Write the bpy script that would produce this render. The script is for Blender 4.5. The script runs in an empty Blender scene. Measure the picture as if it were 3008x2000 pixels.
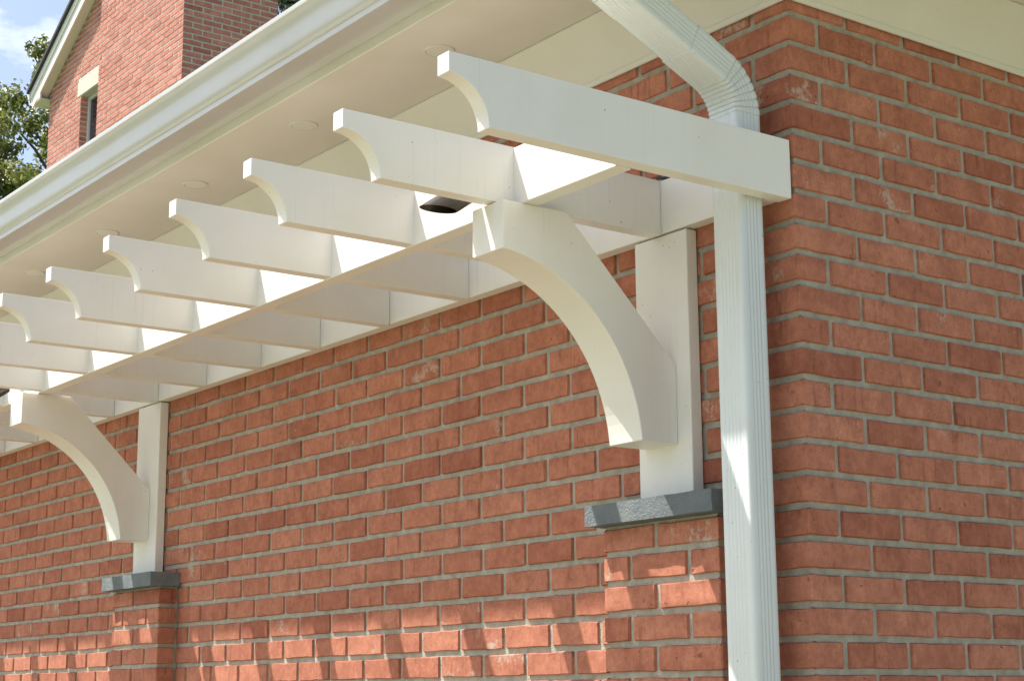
import bpy, bmesh, math, random
import numpy as np
from mathutils import Vector, Matrix, Euler, noise

random.seed(7)
sc = bpy.context.scene
COL = sc.collection
R = math.radians

# ------------------------------------------------------------------ camera
cam_d = bpy.data.cameras.new('camera')
cam = bpy.data.objects.new('camera', cam_d)
COL.objects.link(cam)
cam.location = (2.5847, -2.7179, 1.6385)
cam.rotation_mode = 'XYZ'
cam.rotation_euler = (R(101.944), R(0.398), R(53.600))
cam_d.sensor_width = 36.0
cam_d.lens = 59.24
cam_d.clip_start = 0.05
cam_d.clip_end = 3000.0
sc.camera = cam
sc.render.resolution_x, sc.render.resolution_y = 1024, 680

# ------------------------------------------------------------------ sun, sky, exposure
RAY = Vector((0.400, 0.357, -1.0)).normalized()          # the way the sunlight travels
ELEV = math.asin(-RAY.z)
SUNROT = math.atan2(-RAY.x, -RAY.y)
sun_d = bpy.data.lights.new('sun', 'SUN')
sun_d.energy = 5.0
sun_d.angle = R(0.53)
sun_d.color = (1.0, 0.955, 0.88)
sun = bpy.data.objects.new('sun', sun_d)
COL.objects.link(sun)
sun.rotation_mode = 'QUATERNION'
sun.rotation_quaternion = RAY.to_track_quat('-Z', 'Y')
sun.location = (-4, -6, 10)

world = bpy.data.worlds.new('World')
sc.world = world
world.use_nodes = True
wn, wl = world.node_tree.nodes, world.node_tree.links
wn.clear()
w_out = wn.new('ShaderNodeOutputWorld')
w_bg = wn.new('ShaderNodeBackground')
w_bg.inputs['Strength'].default_value = 0.122
w_sky = wn.new('ShaderNodeTexSky')
w_sky.sky_type = 'NISHITA'
w_sky.sun_disc = False
w_sky.sun_elevation = ELEV
w_sky.sun_rotation = SUNROT
w_sky.air_density = 1.0
w_sky.dust_density = 3.5
w_sky.ozone_density = 1.0
w_tc = wn.new('ShaderNodeTexCoord')
w_map = wn.new('ShaderNodeMapping')
w_map.inputs['Scale'].default_value = (1.0, 1.0, 2.2)
w_map.inputs['Location'].default_value = (0.31, 0.12, 0.05)
w_n = wn.new('ShaderNodeTexNoise')
w_n.inputs['Scale'].default_value = 5.5
w_n.inputs['Detail'].default_value = 8.0
w_n.inputs['Roughness'].default_value = 0.58
w_r = wn.new('ShaderNodeValToRGB')
w_r.color_ramp.elements[0].position = 0.54
w_r.color_ramp.elements[0].color = (0, 0, 0, 1)
w_r.color_ramp.elements[1].position = 0.68
w_r.color_ramp.elements[1].color = (0.85, 0.85, 0.85, 1)
w_mix = wn.new('ShaderNodeMixRGB')
w_mix.inputs['Color2'].default_value = (7.5, 7.6, 7.8, 1)
wl.new(w_tc.outputs['Generated'], w_map.inputs['Vector'])
wl.new(w_map.outputs['Vector'], w_n.inputs['Vector'])
wl.new(w_n.outputs['Fac'], w_r.inputs['Fac'])
wl.new(w_r.outputs['Color'], w_mix.inputs['Fac'])
wl.new(w_sky.outputs['Color'], w_mix.inputs['Color1'])
wl.new(w_mix.outputs['Color'], w_bg.inputs['Color'])
wl.new(w_bg.outputs['Background'], w_out.inputs['Surface'])

vs = sc.view_settings
vs.view_transform = 'Standard'
vs.look = 'None'
vs.exposure = 0.90
vs.gamma = 1.0
vs.use_curve_mapping = False

# ------------------------------------------------------------------ helpers
def tag(o, label=None, cat=None, group=None, kind=None):
    if label: o['label'] = label
    if cat: o['category'] = cat
    if group: o['group'] = group
    if kind: o['kind'] = kind
    return o

def empty(name, loc, label=None, cat=None, group=None):
    o = bpy.data.objects.new(name, None)
    COL.objects.link(o)
    o.location = loc
    o.empty_display_size = 0.2
    return tag(o, label, cat, group)

def link(name, me, parent=None, loc=None, mat=None):
    o = bpy.data.objects.new(name, me)
    COL.objects.link(o)
    if mat is not None and not me.materials:
        me.materials.append(mat)
    if parent is not None:
        o.parent = parent
        pl = world_loc(parent)
        o.location = Vector(loc or (0, 0, 0)) - pl
    elif loc is not None:
        o.location = loc
    return o

def world_loc(o):
    v = Vector(o.location)
    while o.parent is not None:
        o = o.parent
        v = v + Vector(o.location)
    return v

class MB:
    """collects geometry for one mesh object"""
    def __init__(s): s.v = []; s.f = []
    def add(s, vs_, fs):
        b = len(s.v)
        s.v += [tuple(p) for p in vs_]
        s.f += [tuple(i + b for i in f) for f in fs]
        return s
    def box(s, x0, x1, y0, y1, z0, z1):
        s.add([(x0,y0,z0),(x1,y0,z0),(x1,y1,z0),(x0,y1,z0),(x0,y0,z1),(x1,y0,z1),(x1,y1,z1),(x0,y1,z1)],
              [(0,3,2,1),(4,5,6,7),(0,1,5,4),(1,2,6,5),(2,3,7,6),(3,0,4,7)])
        return s
    def prism_x(s, prof, x0, x1):
        """profile of (y,z) points extruded along x"""
        n = len(prof)
        s.add([(x0,y,z) for y,z in prof] + [(x1,y,z) for y,z in prof],
              [tuple(range(n)), tuple(range(2*n-1, n-1, -1))] +
              [(i, i+n, (i+1)%n+n, (i+1)%n) for i in range(n)])
        return s
    def build(s, name, mat, parent=None, bevel=0.0, seg=2, smooth=False, recalc=True, origin=None):
        vs_ = np.array(s.v, dtype=float)
        c = Vector(((vs_[:,0].min()+vs_[:,0].max())/2, (vs_[:,1].min()+vs_[:,1].max())/2, vs_[:,2].min())) if origin is None else Vector(origin)
        me = bpy.data.meshes.new(name)
        me.from_pydata([tuple(Vector(v) - c) for v in s.v], [], s.f)
        if recalc or bevel > 0:
            bm = bmesh.new(); bm.from_mesh(me)
            if recalc: bmesh.ops.recalc_face_normals(bm, faces=bm.faces)
            if bevel > 0:
                ed = [e for e in bm.edges if len(e.link_faces) == 2 and e.calc_face_angle(0) > R(28)]
                bmesh.ops.bevel(bm, geom=ed, offset=bevel, segments=seg, profile=0.5, affect='EDGES', clamp_overlap=True)
            bm.to_mesh(me); bm.free()
        if smooth:
            for p in me.polygons: p.use_smooth = True
            me.set_sharp_from_angle(angle=R(38))
        me.update()
        return link(name, me, parent, c, mat)

def sweep(mb, rings, close_ends=True, closed=True):
    """rings: list of equal-length point rings"""
    n = len(rings[0]); b = len(mb.v)
    for r in rings: mb.v += [tuple(p) for p in r]
    m = n if closed else n - 1
    for k in range(len(rings)-1):
        for i in range(m):
            j = (i+1) % n
            mb.f.append((b+k*n+i, b+k*n+j, b+(k+1)*n+j, b+(k+1)*n+i))
    if close_ends and closed:
        mb.f.append(tuple(b+i for i in range(n-1,-1,-1)))
        mb.f.append(tuple(b+(len(rings)-1)*n+i for i in range(n)))

# ------------------------------------------------------------------ materials
def mat_new(name):
    m = bpy.data.materials.new(name)
    m.use_nodes = True
    nt = m.node_tree
    return m, nt.nodes, nt.links, nt.nodes['Principled BSDF']

def N(nodes, t, **kw):
    n = nodes.new(t)
    for k, v in kw.items(): setattr(n, k, v)
    return n

def setin(n, **kw):
    for k, v in kw.items(): n.inputs[k.replace('_', ' ')].default_value = v

def ramp(nodes, stops):
    r = nodes.new('ShaderNodeValToRGB')
    el = r.color_ramp.elements
    while len(el) < len(stops): el.new(0.5)
    for e, (p, c) in zip(el, stops):
        e.position = p
        e.color = (c, c, c, 1) if isinstance(c, (int, float)) else (*c, 1)
    return r

def mixrgb(nodes, links, fac, c1, c2, mode='MIX'):
    m = nodes.new('ShaderNodeMixRGB'); m.blend_type = mode
    for sock, v in (('Fac', fac), ('Color1', c1), ('Color2', c2)):
        if hasattr(v, 'is_output') or isinstance(v, bpy.types.NodeSocket): links.new(v, m.inputs[sock])
        else: m.inputs[sock].default_value = v if sock == 'Fac' else (*v, 1)
    return m.outputs['Color']

def noise_tex(nodes, links, vec, scale, detail=3.0, rough=0.55):
    n = nodes.new('ShaderNodeTexNoise')
    setin(n, Scale=scale, Detail=detail, Roughness=rough)
    if vec is not None: links.new(vec, n.inputs['Vector'])
    return n.outputs['Fac']

def mapped(nodes, links, scale, src=None):
    g = nodes.new('ShaderNodeNewGeometry')
    m = nodes.new('ShaderNodeMapping')
    m.inputs['Scale'].default_value = scale
    links.new(src or g.outputs['Position'], m.inputs['Vector'])
    return m.outputs['Vector']

def brick_material(name, lo, mid, hi, bump=0.5, far=False):
    m, n, l, b = mat_new(name)
    at = N(n, 'ShaderNodeAttribute', attribute_name='tone')
    sep = n.new('ShaderNodeSeparateColor'); l.new(at.outputs['Color'], sep.inputs['Color'])
    r1 = ramp(n, [(0.0, lo), (0.42, mid), (1.0, hi)]); l.new(sep.outputs['Red'], r1.inputs['Fac'])
    pos = mapped(n, l, (1, 1, 1))
    col = r1.outputs['Color']
    # kiln blotches
    f = noise_tex(n, l, pos, 16.0, 4.0, 0.6)
    rb = ramp(n, [(0.36, 0.0), (0.66, 1.0)]); l.new(f, rb.inputs['Fac'])
    col = mixrgb(n, l, rb.outputs['Color'], mixrgb(n, l, 1.0, col, (0.84, 0.78, 0.76), 'MULTIPLY'), mixrgb(n, l, 1.0, col, (1.10, 1.10, 1.08), 'MULTIPLY'))
    if not far:
        fm = noise_tex(n, l, pos, 55.0, 5.0, 0.68)
        rmm = ramp(n, [(0.38, 0.0), (0.62, 1.0)]); l.new(fm, rmm.inputs['Fac'])
        col = mixrgb(n, l, rmm.outputs['Color'], mixrgb(n, l, 1.0, col, (0.85, 0.79, 0.77), 'MULTIPLY'), col)
        # vertical drag streaks of the moulded face
        sv = mapped(n, l, (70, 70, 7))
        f2 = noise_tex(n, l, sv, 1.0, 3.0, 0.6)
        rs = ramp(n, [(0.54, 0.0), (0.70, 1.0)]); l.new(f2, rs.inputs['Fac'])
        big = noise_tex(n, l, pos, 9.0, 2.0)
        rbig = ramp(n, [(0.46, 0.0), (0.62, 0.75)]); l.new(big, rbig.inputs['Fac'])
        fs = n.new('ShaderNodeMath'); fs.operation = 'MULTIPLY'
        l.new(rs.outputs['Color'], fs.inputs[0]); l.new(rbig.outputs['Color'], fs.inputs[1])
        col = mixrgb(n, l, fs.outputs[0], col, mixrgb(n, l, 1.0, col, (0.52, 0.42, 0.40), 'MULTIPLY'))
        # small pits and specks
        f3 = noise_tex(n, l, pos, 210.0, 3.0, 0.7)
        rp = ramp(n, [(0.60, 0.0), (0.69, 0.7)]); l.new(f3, rp.inputs['Fac'])
        col = mixrgb(n, l, rp.outputs['Color'], col, (0.10, 0.045, 0.035))
        f4 = noise_tex(n, l, mapped(n, l, (1.0, 1.0, 0.8)), 150.0, 2.0, 0.6)
        rl = ramp(n, [(0.69, 0.0), (0.75, 0.5)]); l.new(f4, rl.inputs['Fac'])
        col = mixrgb(n, l, rl.outputs['Color'], col, (0.62, 0.48, 0.38))
        # chips and burnt spots
        fc = noise_tex(n, l, pos, 42.0, 3.0, 0.6)
        rc = ramp(n, [(0.680, 0.0), (0.705, 0.75)]); l.new(fc, rc.inputs['Fac'])
        col = mixrgb(n, l, rc.outputs['Color'], col, (0.20, 0.055, 0.038))
        # mortar smears on a few bricks
        f5 = noise_tex(n, l, mapped(n, l, (85, 85, 60)), 1.0, 6.0, 0.8)
        f6 = noise_tex(n, l, pos, 11.0, 1.0)
        mm = n.new('ShaderNodeMath'); mm.operation = 'MULTIPLY'; l.new(f5, mm.inputs[0]); l.new(f6, mm.inputs[1])
        m3 = n.new('ShaderNodeMath'); m3.operation = 'MULTIPLY'; l.new(mm.outputs[0], m3.inputs[0]); l.new(sep.outputs['Blue'], m3.inputs[1])
        rm = ramp(n, [(0.27, 0.0), (0.33, 0.6)]); l.new(m3.outputs[0], rm.inputs['Fac'])
        col = mixrgb(n, l, rm.outputs['Color'], col, (0.52, 0.46, 0.38))
        # burnt dark rim from the edge attribute (green)
        fe = noise_tex(n, l, pos, 90.0, 3.0, 0.7)
        me_ = n.new('ShaderNodeMath'); me_.operation = 'MULTIPLY'; l.new(fe, me_.inputs[0]); l.new(sep.outputs['Green'], me_.inputs[1])
        re = ramp(n, [(0.16, 0.0), (0.46, 0.85)]); l.new(me_.outputs[0], re.inputs['Fac'])
        col = mixrgb(n, l, re.outputs['Color'], col, (0.17, 0.055, 0.045))
    l.new(col, b.inputs['Base Color'])
    setin(b, Roughness=0.88)
    if 'Specular IOR Level' in b.inputs: b.inputs['Specular IOR Level'].default_value = 0.25
    fb = noise_tex(n, l, pos, 130.0, 5.0, 0.7)
    bp = n.new('ShaderNodeBump'); setin(bp, Strength=bump, Distance=0.0022)
    l.new(fb, bp.inputs['Height']); l.new(bp.outputs['Normal'], b.inputs['Normal'])
    return m

def rough_material(name, c1, c2, scale, bump_scale, bump=0.5, dist=0.003, rough=0.9, detail=5.0):
    m, n, l, b = mat_new(name)
    pos = mapped(n, l, (1, 1, 1))
    f = noise_tex(n, l, pos, scale, detail, 0.6)
    r = ramp(n, [(0.3, c1), (0.7, c2)]); l.new(f, r.inputs['Fac'])
    l.new(r.outputs['Color'], b.inputs['Base Color'])
    setin(b, Roughness=rough)
    fb = noise_tex(n, l, pos, bump_scale, 5.0, 0.7)
    bp = n.new('ShaderNodeBump'); setin(bp, Strength=bump, Distance=dist)
    l.new(fb, bp.inputs['Height']); l.new(bp.outputs['Normal'], b.inputs['Normal'])
    return m

def paint_material(name, base, rough=0.45, dirt=0.25, streak=(120, 120, 3.0), coat=0.0):
    m, n, l, b = mat_new(name)
    pos = mapped(n, l, (1, 1, 1))
    f = noise_tex(n, l, pos, 3.0, 4.0)
    dk = tuple(c * k for c, k in zip(base, (0.92, 0.915, 0.885)))
    r = ramp(n, [(0.3, dk), (0.65, base)]); l.new(f, r.inputs['Fac'])
    col = r.outputs['Color']
    f2 = noise_tex(n, l, mapped(n, l, streak), 1.0, 3.0, 0.6)
    rs = ramp(n, [(0.55, 0.0), (0.78, dirt)]); l.new(f2, rs.inputs['Fac'])
    fq = noise_tex(n, l, mapped(n, l, (1, 1, 0.4)), 5.0, 2.0)
    rq = ramp(n, [(0.48, 0.08), (0.66, 1.0)]); l.new(fq, rq.inputs['Fac'])
    ms = n.new('ShaderNodeMath'); ms.operation = 'MULTIPLY'; l.new(rs.outputs['Color'], ms.inputs[0]); l.new(rq.outputs['Color'], ms.inputs[1])
    col = mixrgb(n, l, ms.outputs[0], col, (0.42, 0.42, 0.40))
    # fly specks
    f3 = noise_tex(n, l, pos, 120.0, 1.0, 0.5)
    rp = ramp(n, [(0.795, 0.0), (0.82, 0.8)]); l.new(f3, rp.inputs['Fac'])
    col = mixrgb(n, l, rp.outputs['Color'], col, (0.10, 0.08, 0.06))
    l.new(col, b.inputs['Base Color'])
    setin(b, Roughness=rough)
    if coat and 'Coat Weight' in b.inputs:
        setin(b, Coat_Weight=coat, Coat_Roughness=0.12)
    fb = noise_tex(n, l, pos, 60.0, 3.0)
    bp = n.new('ShaderNodeBump'); setin(bp, Strength=0.10, Distance=0.001)
    l.new(fb, bp.inputs['Height']); l.new(bp.outputs['Normal'], b.inputs['Normal'])
    return m

M = {}
M['brick'] = brick_material('red_brick', (0.385, 0.140, 0.088), (0.48, 0.192, 0.122), (0.555, 0.240, 0.156))
M['far_brick'] = brick_material('house_brick', (0.40, 0.150, 0.112), (0.50, 0.200, 0.150), (0.60, 0.260, 0.195), far=True)
M['mortar'] = rough_material('mortar', (0.345, 0.315, 0.25), (0.52, 0.48, 0.39), 30.0, 200.0, 1.0, 0.005)
M['far_mortar'] = rough_material('house_mortar', (0.50, 0.46, 0.39), (0.58, 0.54, 0.46), 20.0, 100.0, 0.4)
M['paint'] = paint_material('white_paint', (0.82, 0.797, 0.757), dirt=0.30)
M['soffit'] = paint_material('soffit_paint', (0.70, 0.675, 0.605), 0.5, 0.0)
M['gutter'] = paint_material('gutter_enamel', (0.53, 0.53, 0.505), 0.22, 0.22, (160, 160, 4.0), 0.5)
M['spout'] = paint_material('downspout_enamel', (0.66, 0.70, 0.70), 0.20, 0.03, (150, 150, 2.0), 0.5)
M['stone'] = rough_material('bluestone', (0.155, 0.185, 0.20), (0.235, 0.26, 0.265), 14.0, 150.0, 1.0, 0.010)
M['stone_trim'] = rough_material('limestone', (0.52, 0.48, 0.40), (0.62, 0.58, 0.50), 6.0, 90.0, 0.4)
M['shingle'] = rough_material('asphalt_shingle', (0.035, 0.037, 0.042), (0.07, 0.07, 0.075), 40.0, 160.0, 0.8)
M['concrete'] = rough_material('concrete_paving', (0.235, 0.222, 0.150), (0.31, 0.296, 0.205), 2.5, 120.0, 0.4)
M['grass'] = rough_material('lawn', (0.045, 0.085, 0.020), (0.10, 0.15, 0.04), 1.2, 60.0, 1.0, 0.03)
M['dark_bed'] = rough_material('dark_bed_cover', (0.035, 0.032, 0.014), (0.095, 0.090, 0.035), 25.0, 45.0, 1.0, 0.02)  # dark cover for the added strip along the walls
M['bark'] = rough_material('bark', (0.07, 0.05, 0.035), (0.14, 0.11, 0.08), 6.0, 25.0, 1.0, 0.02)
M['seam_shade'] = rough_material('seam_shade_black', (0.02, 0.02, 0.02), (0.03, 0.03, 0.03), 6.0, 25.0, 0.1)  # near black, stands in for shade behind the soffit seam

def simple(name, col, rough=0.5, metal=0.0):
    m, n, l, b = mat_new(name)
    f = noise_tex(n, l, mapped(n, l, (1, 1, 1)), 25.0, 3.0)
    r = ramp(n, [(0.3, tuple(c*0.85 for c in col)), (0.7, col)]); l.new(f, r.inputs['Fac'])
    l.new(r.outputs['Color'], b.inputs['Base Color'])
    setin(b, Roughness=rough, Metallic=metal)
    return m
M['bronze'] = simple('dark_bronze', (0.055, 0.045, 0.038), 0.32, 0.3)
M['black'] = simple('black_plastic', (0.02, 0.02, 0.025), 0.5)
M['frame'] = simple('window_frame', (0.62, 0.64, 0.64), 0.4)
M['glass'] = simple('window_glass', (0.02, 0.025, 0.03), 0.06)

def leaf_material(name, c1, c2):
    m, n, l, b = mat_new(name)
    at = N(n, 'ShaderNodeAttribute', attribute_name='tone')
    r = ramp(n, [(0.0, c1), (1.0, c2)]); l.new(at.outputs['Fac'], r.inputs['Fac'])
    l.new(r.outputs['Color'], b.inputs['Base Color'])
    setin(b, Roughness=0.45)
    tr = n.new('ShaderNodeBsdfTranslucent'); l.new(r.outputs['Color'], tr.inputs['Color'])
    mx = n.new('ShaderNodeMixShader'); mx.inputs['Fac'].default_value = 0.35
    l.new(b.outputs['BSDF'], mx.inputs[1]); l.new(tr.outputs['BSDF'], mx.inputs[2])
    l.new(mx.outputs['Shader'], n['Material Output'].inputs['Surface'])
    return m
M['leaf'] = leaf_material('tree_leaves', (0.10, 0.13, 0.028), (0.32, 0.34, 0.095))
M['dark_leaf'] = leaf_material('evergreen_leaves', (0.018, 0.032, 0.016), (0.05, 0.075, 0.03))

# ------------------------------------------------------------------ brickwork
H, L = 0.072, 0.2037
ZJ = 3.2                        # height of the first bed joint below the soffit
J = 0.0122                      # mortar joint
RECESS = 0.0072                 # mortar stands back by this much

def brick_patch(path, nrm, z0, z1, rng, d=0.010, segl=0.036):
    """one brick: a shell over a plan path (list of face points) with outward normals"""
    cols = []                                        # (point, normal, is_end)
    n = len(path)
    for i in range(n-1):
        a, b = Vector(path[i]), Vector(path[i+1])
        ln = (b-a).length
        k = max(1, int(ln/segl))
        for j in range(k):
            t = j/k
            nn = nrm[i].lerp(nrm[i+1], t) if j else nrm[i]
            cols.append((a.lerp(b, t), nn))
    cols.append((Vector(path[-1]), nrm[-1]))
    e = 0.0035
    a, b = cols[0], cols[1]
    ins0 = (a[0] + (b[0]-a[0]).normalized()*e*rng.uniform(0.7, 1.5), a[1])
    a, b = cols[-1], cols[-2]
    ins1 = (a[0] + (b[0]-a[0]).normalized()*e*rng.uniform(0.7, 1.5), a[1])
    cols = [cols[0], ins0] + cols[1:-1] + [ins1, cols[-1]]
    V, F, E = [], [], []
    m = len(cols)
    proud = rng.uniform(-0.0012, 0.0016)
    tilt = rng.uniform(-0.0024, 0.0024)
    for i, (p, nn) in enumerate(cols):
        end = i in (0, m-1)
        jz0, jz1 = rng.uniform(-0.0009, 0.0010), rng.uniform(-0.0010, 0.0009)
        zt = tilt*(i/(m-1)-0.5)
        rows = [(z0+jz0+zt, d, 0.45), (z0+jz0+zt+e*rng.uniform(0.6, 1.3), 0.0, 0.05),
                (z1+jz1+zt-e*rng.uniform(0.6, 1.3), 0.0, 0.42), (z1+jz1+zt, d, 1.0)]
        for z, dd, ed in rows:
            dep = d if end else (dd if dd else 0.0004 + rng.uniform(0, 0.0009) - proud)
            q = p - nn*dep
            V.append((q.x, q.y, z)); E.append(max(ed*(0.6 + 0.6*rng.random()), 0.5 if end else 0))
    nr = 4
    for i in range(m-1):
        for r_ in range(nr-1):
            F.append((i*nr+r_, (i+1)*nr+r_, (i+1)*nr+r_+1, i*nr+r_+1))
    return V, F, E

class Bricks:
    def __init__(s): s.items = []
    def add(s, owner, path, nrm, z0, z1, rng, tone=None):
        V, F, E = brick_patch([Vector((*p, 0)) for p in path], [Vector((*q, 0)) for q in nrm], z0, z1, rng)
        t = rng.gauss(0.5, 0.2) if tone is None else tone
        s.items.append((owner, V, F, E, (min(1, max(0, t)), rng.random()**2)))

CAM_M = Euler(cam.rotation_euler, 'XYZ').to_matrix()
CAM_L = Vector(cam.location)
FPX = 59.24/36.0*1024
def project(p):
    q = CAM_M.transposed() @ (Vector(p) - CAM_L)
    if q.z > -0.1: return None
    return (512 + FPX*q.x/-q.z, 340 - FPX*q.y/-q.z)

def brick_mesh(name, parts, mat, origin):
    V, F, T = [], [], []
    for (o, v, f, e, t) in parts:
        b = len(V)
        V += [(p[0]-origin.x, p[1]-origin.y, p[2]-origin.z) for p in v]
        F += [tuple(i+b for i in ff) for ff in f]
        T += [(t[0], ee, t[1], 1.0) for ee in e]
    me = bpy.data.meshes.new(name)
    me.from_pydata(V, [], F)
    ca = me.color_attributes.new('tone', 'FLOAT_COLOR', 'POINT')
    ca.data.foreach_set('color', np.array(T, dtype=np.float32).ravel())
    me.materials.append(mat)
    me.update()
    return me

def realise(bricks, thing, mat, limit=300, visible=None):
    """the bricks that show largest become parts of their own, the rest one 'stuff' part"""
    sized = []
    for it in bricks.items:
        ps = [project(p) for p in it[1]]
        a = 0
        if all(ps):
            xs = [p[0] for p in ps]; ys = [p[1] for p in ps]
            cx, cy = sum(xs)/len(xs), sum(ys)/len(ys)
            if 0 < cx < 1024 and 0 < cy < 680:
                a = (max(xs)-min(xs))*(max(ys)-min(ys))
                if visible is not None and not visible(cx, cy, it): a = 0
        sized.append((a, it))
    sized.sort(key=lambda t: -t[0])
    single = [it for a, it in sized[:limit] if a > 0]
    rest = [it for a, it in sized[:limit] if a <= 0] + [it for a, it in sized[limit:]]
    print('bricks single', len(single), 'rest', len(rest), 'visible', sum(1 for a, _ in sized if a > 0))
    for it in single:
        v = it[1]
        c = Vector((sum(p[0] for p in v)/len(v), sum(p[1] for p in v)/len(v), sum(p[2] for p in v)/len(v)))
        link('brick', brick_mesh('brick', [it], mat, c), it[0], c)
    if rest:
        o = link('remaining_bricks', brick_mesh('remaining_bricks', rest, mat, Vector((0, 0, 0))), thing, (0, 0, 0))
        o['kind'] = 'stuff'

# ------------------------------------------------------------------ the setting: ground
mb = MB(); S = 1500.0
mb.add([(-S,-S,-0.02),(S,-S,-0.02),(S,S,-0.02),(-S,S,-0.02)], [(0,1,2,3)])
tag(mb.build('ground', M['grass'], origin=(0,0,-0.02)), kind='structure')
mb = MB(); mb.box(-14, 9, -9, 7, -0.15, 0.0)
tag(mb.build('pavement', M['concrete']), kind='structure')
mb = MB(); mb.box(-13, 1.25, -1.45, -0.004, 0.0, 0.045); mb.box(0.004, 1.25, -0.003, 6.5, 0.0, 0.045)
tag(mb.build('added_dark_bed', M['dark_bed']), kind='structure')  # unseen dark strip, added to weaken ground bounce under the rafters

# ------------------------------------------------------------------ the brick building
bld = empty('brick_building', (-6, 3, 0), 'low red brick building with white painted eaves and stone capped brick piers', 'building')
XW = -9.5                       # far end of the long wall
YW = 5.2                        # far end of the side wall
core = MB(); core.box(XW, -0.5, RECESS, 0.30, 0.0, 3.36)
wall = core.build('wall', M['mortar'], bld)
core = MB(); core.box(-0.499, -RECESS, RECESS, YW, 0.0, 3.361)
side = core.build('wall', M['mortar'], bld)
back = MB(); back.box(XW, -0.51, YW-0.3, YW, 0.0, 3.36); back.box(XW, XW+0.3, 0.301, YW-0.301, 0.0, 3.36)
back.build('rear_wall', M['mortar'], bld)

BR = Bricks()
rng = random.Random(11)
PIERS = [(-0.617, -0.208), (-3.570, -3.160)]
PIER_Y = -0.077
PIER_TOP = ZJ - 16*H - 0.004
NY, NX = (0, -1), (1, 0)
NXL = (-1, 0)
corner_n = (0.7071, -0.7071)
c_first, c_last = 0, 44
for c in range(c_first, c_last):
    z1 = ZJ - (c-1)*H - J/2            # top of this course
    z0 = ZJ - c*H + J/2
    if z0 < 0: break
    odd = c % 2 == 1
    # joints along both walls, measured from the corner
    lx = [(0.02 + (k if odd else k+0.5)*L) for k in range(60)]
    ry = [((k+0.5) if odd else k)*L for k in range(40)]
    lx = [v for v in lx if v > 0.09]; ry = [v for v in ry if v > 0.07]
    lx = [v + rng.uniform(-0.0055, 0.0055) for v in lx]; ry = [v + rng.uniform(-0.0045, 0.0045) for v in ry]
    # corner brick, seen on both faces
    b = 0.0018
    BR.add(side, [(-lx[0]+J/2, 0), (-b, 0), (0, b), (0, ry[0]-J/2)], [NY, NY, NX, NX], z0, z1, rng)
    for a, d_ in zip(lx, lx[1:]):
        x0, x1 = -d_+J/2, -a-J/2
        if x1 < XW: break
        if z1 < PIER_TOP + 0.02 and any(p0+0.01 < x0 and x1 < p1-0.01 for p0, p1 in PIERS): continue
        if z1 < PIER_TOP + 0.02:
            for p0, p1 in PIERS:           # bricks die into the piers
                if x0 < p0+0.005 < x1 and x1 - p0 > 0.02: x1 = p0+0.02
                if x0 < p1-0.005 < x1: x0 = p1-0.02
            if x1 - x0 < 0.02: continue
        BR.add(wall, [(x0, 0), (x1, 0)], [NY, NY], z0, z1, rng)
    for a, d_ in zip(ry, ry[1:]):
        if d_ > YW: break
        BR.add(side, [(0, a+J/2), (0, d_-J/2)], [NX, NX], z0, z1, rng)

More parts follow.
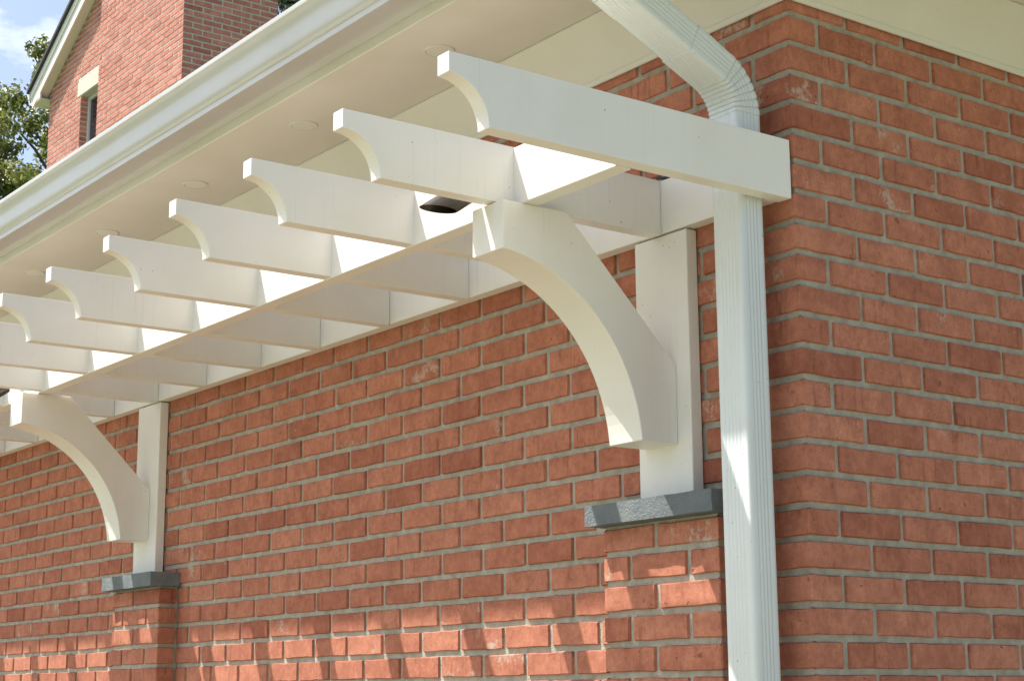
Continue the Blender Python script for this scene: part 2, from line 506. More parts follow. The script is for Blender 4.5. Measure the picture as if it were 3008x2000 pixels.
# brick piers with bluestone caps
for (p0, p1), (s0, s1) in zip(PIERS, [(-0.636, -0.184), (-3.586, -3.148)]):
    mb = MB(); mb.box(p0+RECESS, p1-RECESS, PIER_Y+RECESS, RECESS-0.002, 0.0, PIER_TOP)
    pier = mb.build('pier', M['mortar'], bld)
    w = p1-p0
    for c in range(17, c_last):
        z1 = ZJ - (c-1)*H - J/2
        z0 = ZJ - c*H + J/2
        if c == 17: z1 = PIER_TOP - 0.006
        if z0 < 0: break
        js = [w*0.47] if c % 2 == 1 else [w*0.24, w*0.735]
        js = [p0 + j + rng.uniform(-0.005, 0.005) for j in js]
        b = 0.003
        xs = [None] + js + [None]
        segs = []
        edges = [p0] + js + [p1]
        for i in range(len(edges)-1):
            a = edges[i] + (0 if i == 0 else J/2)
            d_ = edges[i+1] - (0 if i == len(edges)-2 else J/2)
            path, nr = [], []
            if i == 0:
                path += [(p0, -0.006), (p0, PIER_Y+b), (p0+b, PIER_Y)]; nr += [NXL, NXL, NY]
            else:
                path += [(a, PIER_Y)]; nr += [NY]
            if i == len(edges)-2:
                path += [(p1-b, PIER_Y), (p1, PIER_Y+b), (p1, -0.006)]; nr += [NY, NX, NX]
            else:
                path += [(d_, PIER_Y)]; nr += [NY]
            BR.add(pier, path, nr, z0, z1, rng)
    # rock-faced stone cap
    bm = bmesh.new()
    bmesh.ops.create_cube(bm, size=1.0)
    for v in bm.verts:
        v.co = Vector(((s0+s1)/2 + v.co.x*(s1-s0), -0.117/2 + v.co.y*0.117 + 0.0, 2.070 + v.co.z*0.050))
    bmesh.ops.subdivide_edges(bm, edges=[e for e in bm.edges if abs(e.verts[0].co.x-e.verts[1].co.x) > 0.1], cuts=44, use_grid_fill=True)
    bmesh.ops.subdivide_edges(bm, edges=[e for e in bm.edges if abs(e.verts[0].co.z-e.verts[1].co.z) > 0.03], cuts=5, use_grid_fill=True)
    bmesh.ops.subdivide_edges(bm, edges=[e for e in bm.edges if abs(e.verts[0].co.y-e.verts[1].co.y) > 0.1], cuts=8, use_grid_fill=True)
    for v in bm.verts:
        p = v.co.copy()
        if p.y > -0.004: continue
        k = noise.noise(p*45)*0.0011 + noise.noise(p*17)*0.0016
        if p.y < -0.112: v.co.y += k + 0.001*math.sin(p.x*60)
        if p.x < s0+0.002: v.co.x += k
        if p.x > s1-0.002: v.co.x += k
        if p.z > 2.094 or p.z < 2.046: v.co.z += noise.noise(p*22)*0.0012
    me = bpy.data.meshes.new('capstone')
    cc = Vector(((s0+s1)/2, -0.065, 2.045))
    bmesh.ops.translate(bm, verts=bm.verts, vec=-cc)
    bm.to_mesh(me); bm.free()
    for pl in me.polygons: pl.use_smooth = True
    me.set_sharp_from_angle(angle=R(40))
    link('capstone', me, pier, cc, M['stone'])

def seen(cx, cy, it):
    x = sum(p[0] for p in it[1])/len(it[1]); z = sum(p[2] for p in it[1])/len(it[1]); y = sum(p[1] for p in it[1])/len(it[1])
    if y < 0.02 and x < -0.75 and z > 2.78: return False      # hidden by the pergola and the soffit
    return True
realise(BR, bld, M['brick'], 300, seen)

# eaves: raking frieze board, soffit panels, fascia, bed moulding, roof
E_ = 0.446                      # face of the fascia
ZS = 3.372                      # underside of the soffit
XE = XW - 0.3
YE = YW + 0.3
def mitred(name, prof, mat, parent, bevel=0.0, smooth=False):
    """profile of (distance out from the wall, z) run along both eaves with a mitre at the corner"""
    mb = MB()
    sweep(mb, [[(XE, -a, z) for a, z in prof], [(a, -a, z) for a, z in prof], [(a, YE, z) for a, z in prof]])
    return mb.build(name, mat, parent, bevel, 1, smooth)
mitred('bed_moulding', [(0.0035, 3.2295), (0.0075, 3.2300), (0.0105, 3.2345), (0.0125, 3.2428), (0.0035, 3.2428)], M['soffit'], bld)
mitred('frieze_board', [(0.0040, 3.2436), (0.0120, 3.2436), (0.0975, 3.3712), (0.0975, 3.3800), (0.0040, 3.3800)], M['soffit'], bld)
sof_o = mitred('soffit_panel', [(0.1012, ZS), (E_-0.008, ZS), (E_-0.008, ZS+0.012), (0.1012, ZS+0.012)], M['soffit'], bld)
mitred('seam_shade_sheet', [(0.010, ZS+0.014), (E_-0.030, ZS+0.014), (E_-0.030, ZS+0.022), (0.010, ZS+0.022)], M['seam_shade'], bld)  # black sheet above the gap, paints the seam's shade
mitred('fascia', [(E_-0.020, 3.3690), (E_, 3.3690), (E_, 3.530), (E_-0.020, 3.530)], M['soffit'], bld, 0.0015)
# roof of dark shingles, hidden from below
mb = MB()
e2, zr = E_+0.035, 3.533
ax, ay = XE, YE+0.06
rx, ryy, rz = -2.6, (YW)/2, zr + (YW/2+e2)*0.30
V = [(ax,-e2,zr),(e2,-e2,zr),(e2,ay,zr),(ax,ay,zr),(rx,ryy,rz),(ax,ryy,rz)]
V2 = [(x,y,z+0.035) for x,y,z in V]
F = [(0,1,4,5),(1,2,4),(2,3,5,4),(0,5,3)]
mb.add(V2, F); mb.add(V, [tuple(reversed(f)) for f in F])
mb.add([V[0],V[1],V2[1],V2[0]], [(0,1,2,3)]); mb.add([V[1],V[2],V2[2],V2[1]], [(0,1,2,3)])
mb.build('roof', M['shingle'], bld, recalc=False)

# round louvred soffit vents
def make_vent():
    mb = MB()
    r0, r1, seg = 0.0440, 0.0396, 40
    zb = 0.0
    rings = []
    for r, z in ((r0, 0.0), (r0, -0.0022), (r0-0.0015, -0.0036), (r1, -0.0036), (r1, -0.0006)):
        rings.append([(r*math.cos(a), r*math.sin(a), z) for a in [2*math.pi*i/seg for i in range(seg)]])
    sweep(mb, rings, close_ends=False)
    mb.add([(r1*math.cos(2*math.pi*i/seg), r1*math.sin(2*math.pi*i/seg), -0.0006) for i in range(seg)], [tuple(range(seg))])
    ca, sa = math.cos(R(62)), math.sin(R(62))
    for k in range(-6, 7):
        u = k*0.0057
        hl = math.sqrt(max(0, (r1-0.002)**2 - u*u))
        if hl < 0.008: continue
        P = [(-hl, u-0.0017, -0.0004), (hl, u-0.0017, -0.0004), (hl, u+0.0017, -0.0004), (-hl, u+0.0017, -0.0004),
             (-hl, u+0.0006, -0.0036), (hl, u+0.0006, -0.0036), (hl, u+0.0016, -0.0036), (-hl, u+0.0016, -0.0036)]
        P = [(x*ca-y*sa, x*sa+y*ca, z) for x, y, z in P]
        mb.add(P, [(0,1,2,3),(4,7,6,5),(0,4,5,1),(1,5,6,2),(2,6,7,3),(3,7,4,0)])
    me = bpy.data.meshes.new('vent')
    me.from_pydata(mb.v, [], mb.f); me.materials.append(M['soffit']); me.update()
    return me
vent_me = make_vent()
for k in range(8):
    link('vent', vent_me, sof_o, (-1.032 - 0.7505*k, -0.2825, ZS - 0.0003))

# ------------------------------------------------------------------ the pergola on the wall
per = empty('pergola', (-3, -0.25, 2.0), 'white painted wall pergola with scroll cut rafters on two curved brackets', 'pergola')
ZB, ZT = 2.7465, 2.8870
RX = [-0.0070, -0.4135, -0.8330, -1.2390, -1.6600, -2.0800, -2.4830, -2.895, -3.305, -3.715, -4.125, -4.535, -4.945, -5.355, -5.765, -6.175]
RT = 0.041
def rafter_profile(yb):
    r = 0.0975
    cy, cz = -0.951, ZB
    pr = [(yb, ZB), (yb, ZT), (-0.951, ZT), (-0.951, ZB + r)]
    for i in range(1, 15):
        a = math.pi/2*(1 - i/15)
        pr.append((cy + r*math.cos(a), cz + r*math.sin(a)))
    pr.append((cy + r, ZB))
    return pr
def plug(parent, x, y, z):
    mb = MB(); seg = 14; r = 0.0058
    mb.add([(x, y+r*math.cos(2*math.pi*i/seg), z+r*math.sin(2*math.pi*i/seg)) for i in range(seg)] +
           [(x+0.0007, y+0.88*r*math.cos(2*math.pi*i/seg), z+0.88*r*math.sin(2*math.pi*i/seg)) for i in range(seg)],
           [tuple(range(seg, 2*seg))] + [(i, (i+1)%seg, (i+1)%seg+seg, i+seg) for i in range(seg)])
    mb.build('screw_plug', M['paint'], parent)
for i, x in enumerate(RX):
    mb = MB(); mb.prism_x(rafter_profile(-0.004 if i == 0 else -0.0415), x-RT, x)
    ra = mb.build('rafter', M['paint'], per, 0.0018, 2)
    if i == 0:
        for y, z in ((-0.470, 2.853), (-0.463, 2.775), (-0.028, 2.866), (-0.022, 2.785)): plug(ra, x, y, z)
    elif i < 8:
        plug(ra, x, -0.068, 2.803)
mb = MB(); mb.box(-6.6, -0.0485, -0.0405, -0.0015, 2.7505, 2.8855)
mb.build('ledger', M['paint'], per, 0.002, 2)
mb = MB(); mb.box(-6.6, -0.0485, -0.4925, -0.4490, 2.7440, 2.8845)
mb.build('beam', M['paint'], per, 0.002, 2)
BRK = [(-0.5495,2.7435),(-0.5495,2.6296),(-0.4949,2.6195),(-0.4429,2.6076),(-0.3860,2.5854),(-0.3417,2.5573),(-0.2972,2.5252),(-0.2659,2.4929),
       (-0.2391,2.4599),(-0.2168,2.4262),(-0.1992,2.3918),(-0.1645,2.2983),(-0.1444,2.2255),(-0.0362,2.2255),(-0.0362,2.4160),(-0.3653,2.7435)]
def catmull(pts, per_seg=4):
    out = []
    for i in range(len(pts)-1):
        p0 = pts[max(i-1,0)]; p1 = pts[i]; p2 = pts[i+1]; p3 = pts[min(i+2,len(pts)-1)]
        for k in range(per_seg):
            t = k/per_seg
            out.append(tuple(0.5*((2*b)+(-a+c)*t+(2*a-5*b+4*c-d)*t*t+(-a+3*b-3*c+d)*t**3) for a,b,c,d in zip(p0,p1,p2,p3)))
    out.append(pts[-1])
    return out
def circle_fit_curve():
    # the soffit of the bracket: a smooth arc through the measured points
    P = np.array(BRK[1:13])
    A = np.c_[2*P, np.ones(len(P))]; b = (P**2).sum(1)
    s = np.linalg.lstsq(A, b, rcond=None)[0]
    cx, cz = s[0], s[1]; r = math.sqrt(s[2]+cx*cx+cz*cz)
    return cx, cz, r
bcx, bcz, br_ = circle_fit_curve()
a0 = math.atan2(2.6296-bcz, -0.5495-bcx); a1 = math.atan2(2.2255-bcz, -0.1444-bcx)
arc = [(bcx+br_*math.cos(a0+(a1-a0)*k/26), bcz+br_*math.sin(a0+(a1-a0)*k/26)) for k in range(27)]
bprof = [(-0.5495, 2.7435)] + [(-0.5495, arc[0][1])] + arc[1:-1] + [(arc[-1][0], 2.2255)] + BRK[13:]
for (x0, x1), (q0, q1) in zip([(-0.4992, -0.3790), (-3.480, -3.360)], [(-0.5220, -0.3310), (-3.492, -3.2935)]):
    mb = MB(); mb.prism_x(bprof, x0, x1)
    mb.build('bracket', M['paint'], per, 0.0015, 1)
    mb = MB(); mb.box(q0, q1, -0.0358, -0.0012, 2.0955, 2.7470)
    mb.build('post', M['paint'], per, 0.0030, 2)

# ------------------------------------------------------------------ gutter
gut = empty('gutter', (-4, -0.52, 3.399), 'white ogee rain gutter along the eave above the pergola', 'gutter')
GZ = 3.399                      # underside of the gutter
def gs(a, z): return (a, GZ + z)
og = [gs(0.0995, 0.0165), gs(0.1050, 0.0195), gs(0.1115, 0.0285), gs(0.1160, 0.0420), gs(0.1185, 0.0600), gs(0.1215, 0.0780), gs(0.1275, 0.0940), gs(0.1350, 0.1055), gs(0.1400, 0.1100)]
ogs = []
for i in range(len(og)-1):
    p0, p1, p2, p3 = og[max(i-1, 0)], og[i], og[i+1], og[min(i+2, len(og)-1)]
    for k in range(4):
        t = k/4
        ogs.append(tuple(0.5*((2*b)+(-a+c)*t+(2*a-5*b+4*c-d)*t*t+(-a+3*b-3*c+d)*t**3) for a, b, c, d in zip(p0, p1, p2, p3)))
ogs.append(og[-1])
gp = [gs(0.0, 0.118), gs(0.0, 0.0), gs(0.0980, 0.0), gs(0.0990, 0.0012), gs(0.0990, 0.0150)] + ogs
gp += [gs(0.1415, 0.1112), gs(0.1422, 0.1135), gs(0.1422, 0.1265), gs(0.1400, 0.1285), gs(0.1255, 0.1285), gs(0.1255, 0.1265), gs(0.1392, 0.1255), gs(0.1392, 0.1150)]
inner = [(a-0.0022, b+0.0014) for a, b in ogs][::-1]
prof = gp + inner + [gs(0.0968, 0.0165), gs(0.0968, 0.0025), gs(0.0018, 0.0025), gs(0.0018, 0.118)]
mb = MB()
n_ = len(prof)
r0 = [(XE, -E_-0.0008-a, b) for a, b in prof]
r1 = [(E_+0.0008+a, -E_-0.0008-a, b) for a, b in prof]
r2 = [(E_+0.0008+a, YE, b) for a, b in prof]
sweep(mb, [r0, r1, r2])
mb.build('trough', M['gutter'], gut, smooth=True)
for k in range(12):                                     # hidden hangers bridging the trough
    mb = MB(); x = 0.2 - k*0.62
    mb.box(x-0.012, x+0.012, -E_-0.137, -E_-0.004, GZ+0.122, GZ+0.124)
    mb.build('hanger', M['gutter'], gut)

# ------------------------------------------------------------------ downspout
dsp = empty('downspout', (-0.1025, -0.083, 0), 'white corrugated metal downspout with crimped elbow at the wall corner', 'downspout')
XC, W2, D2 = -0.1025, 0.0475, 0.0375
def section(sc_=1.0, groove=0.0011):
    """closed ring in local (u along x, v toward the outside)"""
    pts = []
    r = 0.010
    w, d = W2*sc_, D2*sc_
    def side(p, q, k, ng, depth, nrm):
        for i in range(k):
            t = i/k
            f = 0.0
            if 0.12 < t < 0.88:
                f = depth*(0.5-0.5*math.cos(2*math.pi*ng*(t-0.12)/0.76))
            pts.append((p[0]+(q[0]-p[0])*t - nrm[0]*f, p[1]+(q[1]-p[1])*t - nrm[1]*f))
    def arc_(cx, cy, a0):
        for i in range(5):
            a = a0 + math.pi/2*i/5
            pts.append((cx+r*math.cos(a), cy+r*math.sin(a)))
    side((-w+r, d), (w-r, d), 48, 5, groove, (0, 1)) if False else None
    # counter-clockwise, starting at right-back
    side((w, -d+r), (w, d-r), 36, 4, groove, (1, 0)); arc_(w-r, d-r, 0)
    side((w-r, d), (-w+r, d), 48, 5, groove, (0, 1)); arc_(-w+r, d-r, math.pi/2)
    side((-w, d-r), (-w, -d+r), 36, 4, groove, (-1, 0)); arc_(-w+r, -d+r, math.pi)
    side((-w+r, -d), (w-r, -d), 48, 5, groove, (0, -1)); arc_(w-r, -d+r, 1.5*math.pi)
    return pts
def ring(yc, zc, ang, sc_=1.0, groove=0.0011):
    """ang: 0 = pipe runs up, 90 = pipe runs outward (-y)"""
    ca, sa = math.cos(ang), math.sin(ang)
    out = []
    for u, v in section(sc_, groove):
        # local v axis points outwards-down as the pipe leans out
        out.append((XC+u, yc - v*ca, zc - v*sa))
    return out
YC = -0.0825
mb = MB()
sweep(mb, [ring(YC, z, 0) for z in (0.12, 0.8, 1.6, 2.4, 2.935)])
mb.build('pipe', M['spout'], dsp, smooth=True)
# lower elbow: the bend turns about an axis in front of the pipe
A1 = R(65)                                               # pipe ends 25 degrees above level
rb = 0.115
zb0 = 2.948
rings = [ring(YC, 2.905, 0, 1.03), ring(YC, zb0, 0, 1.03)]
nseg = 8
for k in range(nseg):
    for t_, s_ in ((0.0, 0.985), (0.10, 1.035), (0.50, 1.050), (0.90, 1.030)):
        a = A1*(k+t_)/nseg
        rings.append(ring(YC - rb*(1-math.cos(a)), zb0 + rb*math.sin(a), a, s_))
ye, ze = YC - rb*(1-math.cos(A1)), zb0 + rb*math.sin(A1)
dy, dz = -math.sin(A1), math.cos(A1)
rings.append(ring(ye, ze, A1, 1.03))
rings.append(ring(ye+dy*0.105, ze+dz*0.105, A1, 1.050))
mb = MB(); sweep(mb, rings); mb.build('elbow', M['spout'], dsp, smooth=True)
mb = MB()
sweep(mb, [ring(ye+dy*t, ze+dz*t, A1, 1.0) for t in (0.08, 0.2, 0.31)])
mb.build('pipe', M['spout'], dsp, smooth=True)
rings = []
for t, s_ in ((0.265, 1.04), (0.33, 1.045)):
    rings.append(ring(ye+dy*t, ze+dz*t, A1, s_, 0.003))
y3, z3 = ye+dy*0.33, ze+dz*0.33
r4 = 0.090
for k in range(8):                                       # turns up into the gutter outlet
    for t_, s_ in ((0.0, 0.985), (0.10, 1.035), (0.50, 1.045), (0.90, 1.03)):
        a = A1*(1-(k+t_)/8)
        rings.append(ring(y3 - r4*(math.cos(a)-math.cos(A1)), z3 + r4*(math.sin(A1)-math.sin(a)), a, s_))
yt, zt_ = y3 - r4*(1-math.cos(A1)), z3 + r4*math.sin(A1)
rings.append(ring(yt, zt_+0.002, 0, 1.0)); rings.append(ring(yt, GZ+0.004, 0, 0.92))
mb = MB(); sweep(mb, rings); mb.build('elbow', M['spout'], dsp, smooth=True)

# ------------------------------------------------------------------ spot lamps on the pergola beam
def spot_lamp(x, y, z, label):
    t = empty('spot_lamp', (x, y, z), label, 'lamp', 'spot lamps under the pergola')
    ax = Vector((0.0, 0.82, 0.57)).normalized()
    u = Vector((1, 0, 0)); v = ax.cross(u)
    r, seg, ln = 0.0285, 40, 0.095
    base = Vector((x, y, z))
    def cyl(r_, l0, l1, cut):
        rr = []
        for i in range(seg):
            a = 2*math.pi*i/seg
            off = u*(r_*math.cos(a)) + v*(r_*math.sin(a))
            if cut:                                        # cowl cut level at height z
                s = -(off.z)/ax.z
                s = max(-0.09, min(0.09, s))
                rr.append(base + off + ax*s)
            else: rr.append(base + off + ax*l0)
        top = [base + u*(r_*math.cos(2*math.pi*i/seg)) + v*(r_*math.sin(2*math.pi*i/seg)) + ax*l1 for i in range(seg)]
        return rr, top
    a_, b_ = cyl(r, 0, ln, True); c_, d_ = cyl(r-0.002, 0, ln-0.03, True)
    mb = MB(); sweep(mb, [d_, c_, a_, b_], close_ends=True)
    mb.build('shade', M['bronze'], t, smooth=True)
    a_, b_ = cyl(0.020, ln, ln+0.045, False)
    mb = MB(); sweep(mb, [a_, b_]); mb.build('socket', M['bronze'], t, smooth=True)
    a_, b_ = cyl(r-0.004, ln-0.042, ln-0.034, False)
    mb = MB(); sweep(mb, [a_, b_]); mb.build('lens', M['glass'], t, smooth=True)
    e = base + ax*(ln+0.035)
    mb = MB(); mb.box(e.x-0.011, e.x+0.011, e.y-0.01, -0.4960, e.z-0.008, e.z+0.008); mb.box(e.x-0.022, e.x+0.022, -0.4965, -0.4927, e.z-0.022, e.z+0.022); mb.build('arm', M['bronze'], t, 0.002, 1)
spot_lamp(-0.508, -0.638, 2.735, 'dark bronze spot lamp beside the bracket next to the downspout')
spot_lamp(-3.535, -0.633, 2.738, 'dark bronze spot lamp beside the bracket farther from the downspout')

# a bit of black cable left on top of the ledger
mb = MB(); rr_ = []
for i in range(15):
    x = -0.475 + i*0.0135; yc_ = -0.030 + 0.006*math.sin(i*0.9); zc_ = 2.8905 + (0.010*math.exp(-((i-3)/1.4)**2))
    rr_.append([(x, yc_+0.0042*math.cos(2*math.pi*k/8), zc_+0.0042*math.sin(2*math.pi*k/8)) for k in range(8)])
sweep(mb, rr_)
tag(mb.build('cable', M['black'], smooth=True), 'short black cable lying on the ledger next to the downspout', 'cable')

# ------------------------------------------------------------------ house behind
hs = empty('brick_house', (-17.5, 6.5, 0), 'tall red brick house with gabled roof and broad chimney beyond the gutter', 'house')
HX0, HX1, HY0, HY1 = -20.12, -16.2, 5.732, 6.9
CX0, CX1, CY0, CY1 = -16.80, -14.333, 5.11, 6.337
HH, HL = 0.072, 0.250
SL = 0.576                                              # roof slope
EZ = 10.31                                              # rake meets the wall corner here
RGX = (HX0+HX1)/2; RGZ = EZ + (RGX-HX0)*SL
WX0, WX1, WZ0, WZ1 = -18.925, -17.98, 7.95, 9.89
r_ = 0.0055
def rake_z(x): return EZ + SL*(min(x, 2*RGX-x)-HX0)
mb = MB()                                               # gable wall with a window opening
x0, x1, yf, yb = HX0+r_, HX1-r_, HY0+r_, HY0+0.3
def slab(pts, y0, y1):
    n = len(pts)
    mb.add([(x, y0, z) for x, z in pts]+[(x, y1, z) for x, z in pts],
           [tuple(range(n)), tuple(range(2*n-1, n-1, -1))]+[(i, i+n, (i+1)%n+n, (i+1)%n) for i in range(n)])
slab([(x0, 0), (WX0-r_, 0), (WX0-r_, rake_z(WX0)), (x0, rake_z(x0))], yf, yb)
slab([(WX1, 0), (x1, 0), (x1, rake_z(x1)), (RGX, RGZ), (WX1, rake_z(WX1))] if WX1 < RGX else [(WX1, 0), (x1, 0), (x1, rake_z(x1)), (WX1, rake_z(WX1))], yf, yb)
slab([(WX0, 0), (WX1, 0), (WX1, WZ0), (WX0, WZ0)], yf, yb)
top = [(WX0, WZ1), (WX1, WZ1), (WX1, rake_z(WX1))] + ([(RGX, RGZ)] if WX0 < RGX < WX1 else []) + [(WX0, rake_z(WX0))]
slab(top, yf, yb)
hwall = mb.build('wall', M['far_mortar'], hs)
mb = MB()
mb.box(HX0+r_, HX0+0.3, HY0+0.301, HY1, 0, EZ-0.05); mb.box(HX1-0.3, HX1-r_, HY0+0.301, HY1, 0, EZ-0.05)
mb.box(HX0+0.301, HX1-0.301, HY1-0.3, HY1, 0, EZ-0.05)
mb.build('wall', M['far_mortar'], hs)
mb = MB(); mb.box(CX0+r_, CX1-r_, CY0+r_, CY1-r_, 0, 12.6)
chim = mb.build('chimney', M['far_mortar'], hs)
mb = MB(); mb.box(CX0-0.06, CX1+0.06, CY0-0.06, CY1+0.06, 12.6, 12.72)
mb.build('chimney_cap', M['stone_trim'], hs, 0.01, 1)
HB = Bricks()
hr = random.Random(5)
hj = 0.0145
for c in range(0, 175):
    z0 = 0.02 + c*HH + hj/2; z1 = z0 + HH - hj
    odd = c % 2
    near = 7.6 < z0 < 12.0
    if z1 < 12.6 and z0 > 4.0:
        # chimney: front and right faces, corner brick wraps
        fx = [(0.5 if odd else 1.0)*HL + k*HL for k in range(12)]
        sy = [(1.0 if odd else 0.5)*HL*0.99 + k*HL*0.99 for k in range(8)]
        b = 0.004
        HB.add(chim, [(CX1-fx[0]+hj/2, CY0), (CX1-b, CY0), (CX1, CY0+b), (CX1, CY0+sy[0]-hj/2)], [NY, NY, NX, NX], z0, z1, hr)
        for a, d_ in zip(fx, fx[1:]):
            xa, xb = CX1-d_+hj/2, CX1-a-hj/2
            xa = max(xa, CX0)
            if xb - xa < 0.03: break
            HB.add(chim, [(xa, CY0), (xb, CY0)], [NY, NY], z0, z1, hr)
        for a, d_ in zip(sy, sy[1:]):
            ya, yb2 = CY0+a+hj/2, min(CY0+d_-hj/2, CY1)
            if yb2-ya < 0.03: break
            HB.add(chim, [(CX1, ya), (CX1, yb2)], [NX, NX], z0, z1, hr)
    # gable wall, left of the chimney
    if z0 > 6.5:
        xs = [HX0] + [HX0 + (0.5 if odd else 1.0)*HL + k*HL for k in range(18)]
        for k, (a, d_) in enumerate(zip(xs, xs[1:])):
            xa = a + (hj/2 if k else 0); xb = min(d_-hj/2, CX0+0.6)
            if z1 > rake_z((xa+xb)/2)+0.02: continue
            if xb-xa < 0.03: break
            lint = 9.885 < z1 and z0 < 10.125
            wx0, wx1 = (WX0-0.13, WX1+0.13) if lint else (WX0, WX1)
            if lint or (z0 < WZ1 and z1 > WZ0):
                if xa > wx0-0.02 and xb < wx1+0.02: continue
                if xa < wx0 < xb: xb = wx0-0.002
                if xa < wx1 < xb: xa = wx1+0.002
                if xb-xa < 0.03: continue
            HB.add(hwall, [(xa, HY0), (xb, HY0)], [NY, NY], z0, z1, hr)
        # brick reveal of the window
        if WZ0 < z0 and z1 < WZ1:
            HB.add(hwall, [(WX0, HY0+0.008), (WX0, HY0+0.12)], [NX, NX], z0, z1, hr)
def hseen(cx, cy, it):
    # only what shows above the gutter line
    return cy < 203 - cx*0.656
realise(HB, hs, M['far_brick'], 300, hseen)
# limestone lintel, window
mb = MB(); mb.box(WX0-0.13, WX1+0.13, HY0-0.004, HY0+0.11, 9.900, 10.115)
mb.build('lintel', M['stone_trim'], hs, 0.004, 1)
win = empty('window', (0, 0, 0)); win.parent = hs; win.location = Vector(((WX0+WX1)/2, HY0+0.12, WZ0)) - world_loc(hs)
fy = HY0+0.10
for (a0_, a1_, c0_, c1_) in ((WX0, WX0+0.055, WZ0, WZ1), (WX1-0.055, WX1, WZ0, WZ1), (WX0+0.055, WX1-0.055, WZ1-0.055, WZ1), (WX0+0.055, WX1-0.055, WZ0, WZ0+0.055)):
    mb = MB(); mb.box(a0_, a1_, fy, fy+0.06, c0_, c1_); mb.build('frame', M['frame'], win, 0.004, 1)
mb = MB(); mb.box(WX0+0.05, WX1-0.05, fy+0.030, fy+0.036, WZ0+0.05, WZ1-0.05); mb.build('pane', M['glass'], win)
mb = MB(); mb.box(WX0+0.055, WX1-0.055, fy+0.012, fy+0.05, 8.90, 8.945); mb.build('sash_rail', M['frame'], win)
# roof, rake boards, eave return
OV = 0.125
def rk(x): return EZ + SL*(x-HX0)
def raked(name, mat, x0_, x1_, ya, yb_, h0, h1):
    mb = MB(); P = [(x0_, rk(x0_)+h0), (x1_, rk(x1_)+h0), (x1_, rk(x1_)+h1), (x0_, rk(x0_)+h1)]
    n = 4
    mb.add([(x, ya, z) for x, z in P]+[(x, yb_, z) for x, z in P],
           [(0,1,2,3),(7,6,5,4)]+[(i, i+n, (i+1)%n+n, (i+1)%n) for i in range(n)])
    return mb.build(name, mat, hs)
XO = HX0-0.36
raked('rake_soffit', M['soffit'], XO+0.08, RGX, HY0-OV, HY0-0.001, -0.012, 0.01)
raked('rake_board', M['paint'], XO+0.06, RGX, HY0-OV-0.025, HY0-OV-0.001, -0.03, 0.17)
raked('rake_moulding', M['paint'], XO, RGX, HY0-OV-0.042, HY0-OV-0.026, 0.15, 0.27)
raked('roof', M['shingle'], XO-0.04, RGX, HY0-OV-0.085, HY1+0.2, 0.275, 0.33)
mb = MB()                                               # far slope
XR = HX1+0.4
P = [(RGX, RGZ+0.275), (XR, RGZ+0.275-SL*(XR-RGX)), (XR, RGZ+0.33-SL*(XR-RGX)), (RGX, RGZ+0.33)]
mb.add([(x, HY0-OV-0.085, z) for x, z in P]+[(x, HY1+0.2, z) for x, z in P], [(0,1,2,3),(7,6,5,4)]+[(i,i+4,(i+1)%4+4,(i+1)%4) for i in range(4)])
mb.build('roof', M['shingle'], hs)
mb = MB(); mb.box(XO+0.06, HX0-0.002, HY0-OV-0.02, HY1, EZ-0.135, EZ-0.115); mb.build('eave_soffit', M['soffit'], hs)
mb = MB(); mb.box(XO+0.06, HX0-0.002, HY0-OV-0.024, HY0-OV-0.002, EZ-0.114, EZ+0.005); mb.build('eave_return', M['soffit'], hs)
mb = MB(); mb.box(XO+0.02, XO+0.059, HY0-OV-0.03, HY1, EZ-0.15, EZ+0.07); mb.build('eave_fascia', M['paint'], hs)
mb = MB()
hp = [(XO+0.018, EZ-0.04), (XO-0.06, EZ-0.04), (XO-0.075, EZ+0.0), (XO-0.115, EZ+0.05), (XO-0.115, EZ+0.075), (XO+0.018, EZ+0.075)]
mb.add([(x, HY0-OV-0.05, z) for x, z in hp]+[(x, HY1, z) for x, z in hp],
       [tuple(range(6)), tuple(range(11, 5, -1))]+[(i, i+6, (i+1)%6+6, (i+1)%6) for i in range(6)])
mb.build('house_gutter', M['gutter'], hs)

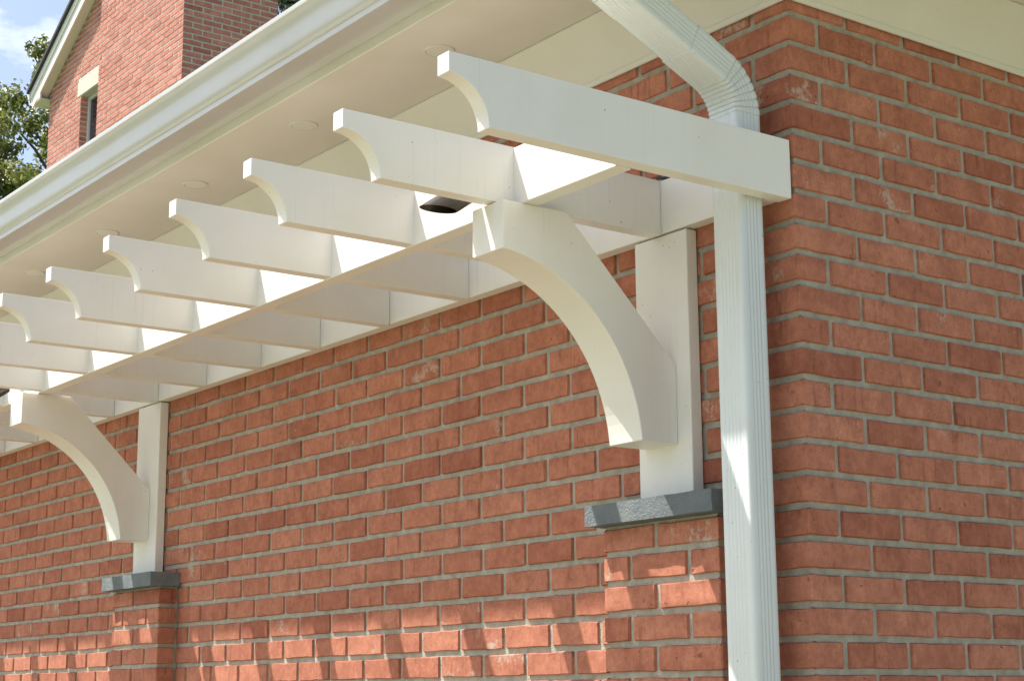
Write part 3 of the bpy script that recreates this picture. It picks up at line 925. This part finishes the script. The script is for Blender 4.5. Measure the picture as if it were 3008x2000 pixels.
# ------------------------------------------------------------------ trees
def tree(name, base, top_z, crown_c, crown_r, n_clumps, leaves, leaf, mat, label, seed, sprigs=()):
    rg = random.Random(seed)
    root = empty(name, base, label, 'tree')
    # trunk and limbs
    mb = MB()
    def limb(pts, r0_, r1_, seg=8):
        rings = []
        for i, p in enumerate(pts):
            p = Vector(p); q = Vector(pts[min(i+1, len(pts)-1)]) - Vector(pts[max(i-1, 0)])
            q.normalize(); u = q.orthogonal().normalized(); v = q.cross(u)
            r = r0_+(r1_-r0_)*i/(len(pts)-1)
            rings.append([p+u*(r*math.cos(2*math.pi*k/seg))+v*(r*math.sin(2*math.pi*k/seg)) for k in range(seg)])
        sweep(mb, rings)
    B = Vector(base); Cc = Vector(crown_c)
    trunk_top = Cc + Vector((0, 0, crown_r[2]*0.4))
    limb([B.lerp(trunk_top, t) + Vector((rg.uniform(-.1,.1), rg.uniform(-.1,.1), 0))*(1 if 0 < t < 1 else 0) for t in [i/8 for i in range(9)]], 0.26, 0.05, 10)
    clumps = []
    while len(clumps) < n_clumps:
        p = Vector((rg.uniform(-1,1), rg.uniform(-1,1), rg.uniform(-1,1)))
        if p.length > 1 or p.length < 0.35: continue
        k = 1 + 0.22*noise.noise(p*2.3+Vector((seed, 0, 0)))
        clumps.append((Cc + Vector((p.x*crown_r[0], p.y*crown_r[1], p.z*crown_r[2]))*k, rg.uniform(0.28, 0.55)))
    clumps += [(Vector(p), r) for p, r in sprigs]
    for p, r in clumps[::3] + [(Vector(p), r) for p, r in sprigs]:
        s = B.lerp(trunk_top, min(0.98, max(0.35, (p.z-B.z)/(trunk_top.z-B.z)*0.80)))
        mid = s.lerp(p, 0.5) + Vector((0, 0, 0.25))
        limb([s, s.lerp(mid, 0.5), mid, mid.lerp(p, 0.5), p], 0.055, 0.008, 5)
    mb.build('trunk', M['bark'], root, origin=base, smooth=True)
    V, F, T = [], [], []
    tot = sum(r**2 for _, r in clumps)
    for p, r in clumps:
        k = max(12, int(leaves*r**2/tot))
        base_t = rg.uniform(0.15, 0.75)
        for _ in range(k):
            d = Vector((rg.gauss(0,1), rg.gauss(0,1), rg.gauss(0,0.75)))
            d = d.normalized()*r*(rg.random()**0.55)
            c = p + d
            nrm = (d.normalized() + Vector((rg.uniform(-.9,.9), rg.uniform(-.9,.9), rg.uniform(-.2,1.1)))).normalized()
            u = nrm.orthogonal().normalized()
            u.rotate(Matrix.Rotation(rg.uniform(0, 6.28), 3, nrm))
            v = nrm.cross(u)
            ln, wd = leaf*rg.uniform(0.7, 1.3), leaf*rg.uniform(0.28, 0.42)
            b = len(V)
            fold = nrm*wd*0.35
            V += [c - u*ln*0.5, c + v*wd + fold, c + u*ln*0.5, c - v*wd + fold]
            F += [(b, b+1, b+2), (b, b+2, b+3)]
            t = min(1, max(0, base_t + rg.uniform(-.25, .25)))
            T += [t]*4
    me = bpy.data.meshes.new('crown')
    o_ = Vector(crown_c)
    me.from_pydata([tuple(q-o_) for q in V], [], F)
    ca = me.color_attributes.new('tone', 'FLOAT_COLOR', 'POINT')
    ca.data.foreach_set('color', np.array([(t, t, t, 1) for t in T], dtype=np.float32).ravel())
    me.materials.append(mat); me.update()
    link('crown', me, root, o_)
    return root

tree('leafy_tree', (-30.2, 10.6, 0), 16, (-30.0, 10.2, 11.9), (2.7, 2.6, 3.3), 170, 42000, 0.115, M['leaf'],
     'green broadleaf tree rising behind the left side of the brick house', 3,
     sprigs=[((-29.75, 8.98, 14.78), 0.20), ((-29.72, 9.10, 14.98), 0.22), ((-29.80, 8.86, 14.90), 0.13), ((-29.6, 9.2, 14.75), 0.2)])
tree('evergreen_tree', (-27.6, 15.2, 0), 19, (-27.6, 15.2, 15.2), (2.1, 2.1, 3.4), 90, 16000, 0.15, M['dark_leaf'],
     'dark tree showing in the gap between the brick house and the gutter', 8)
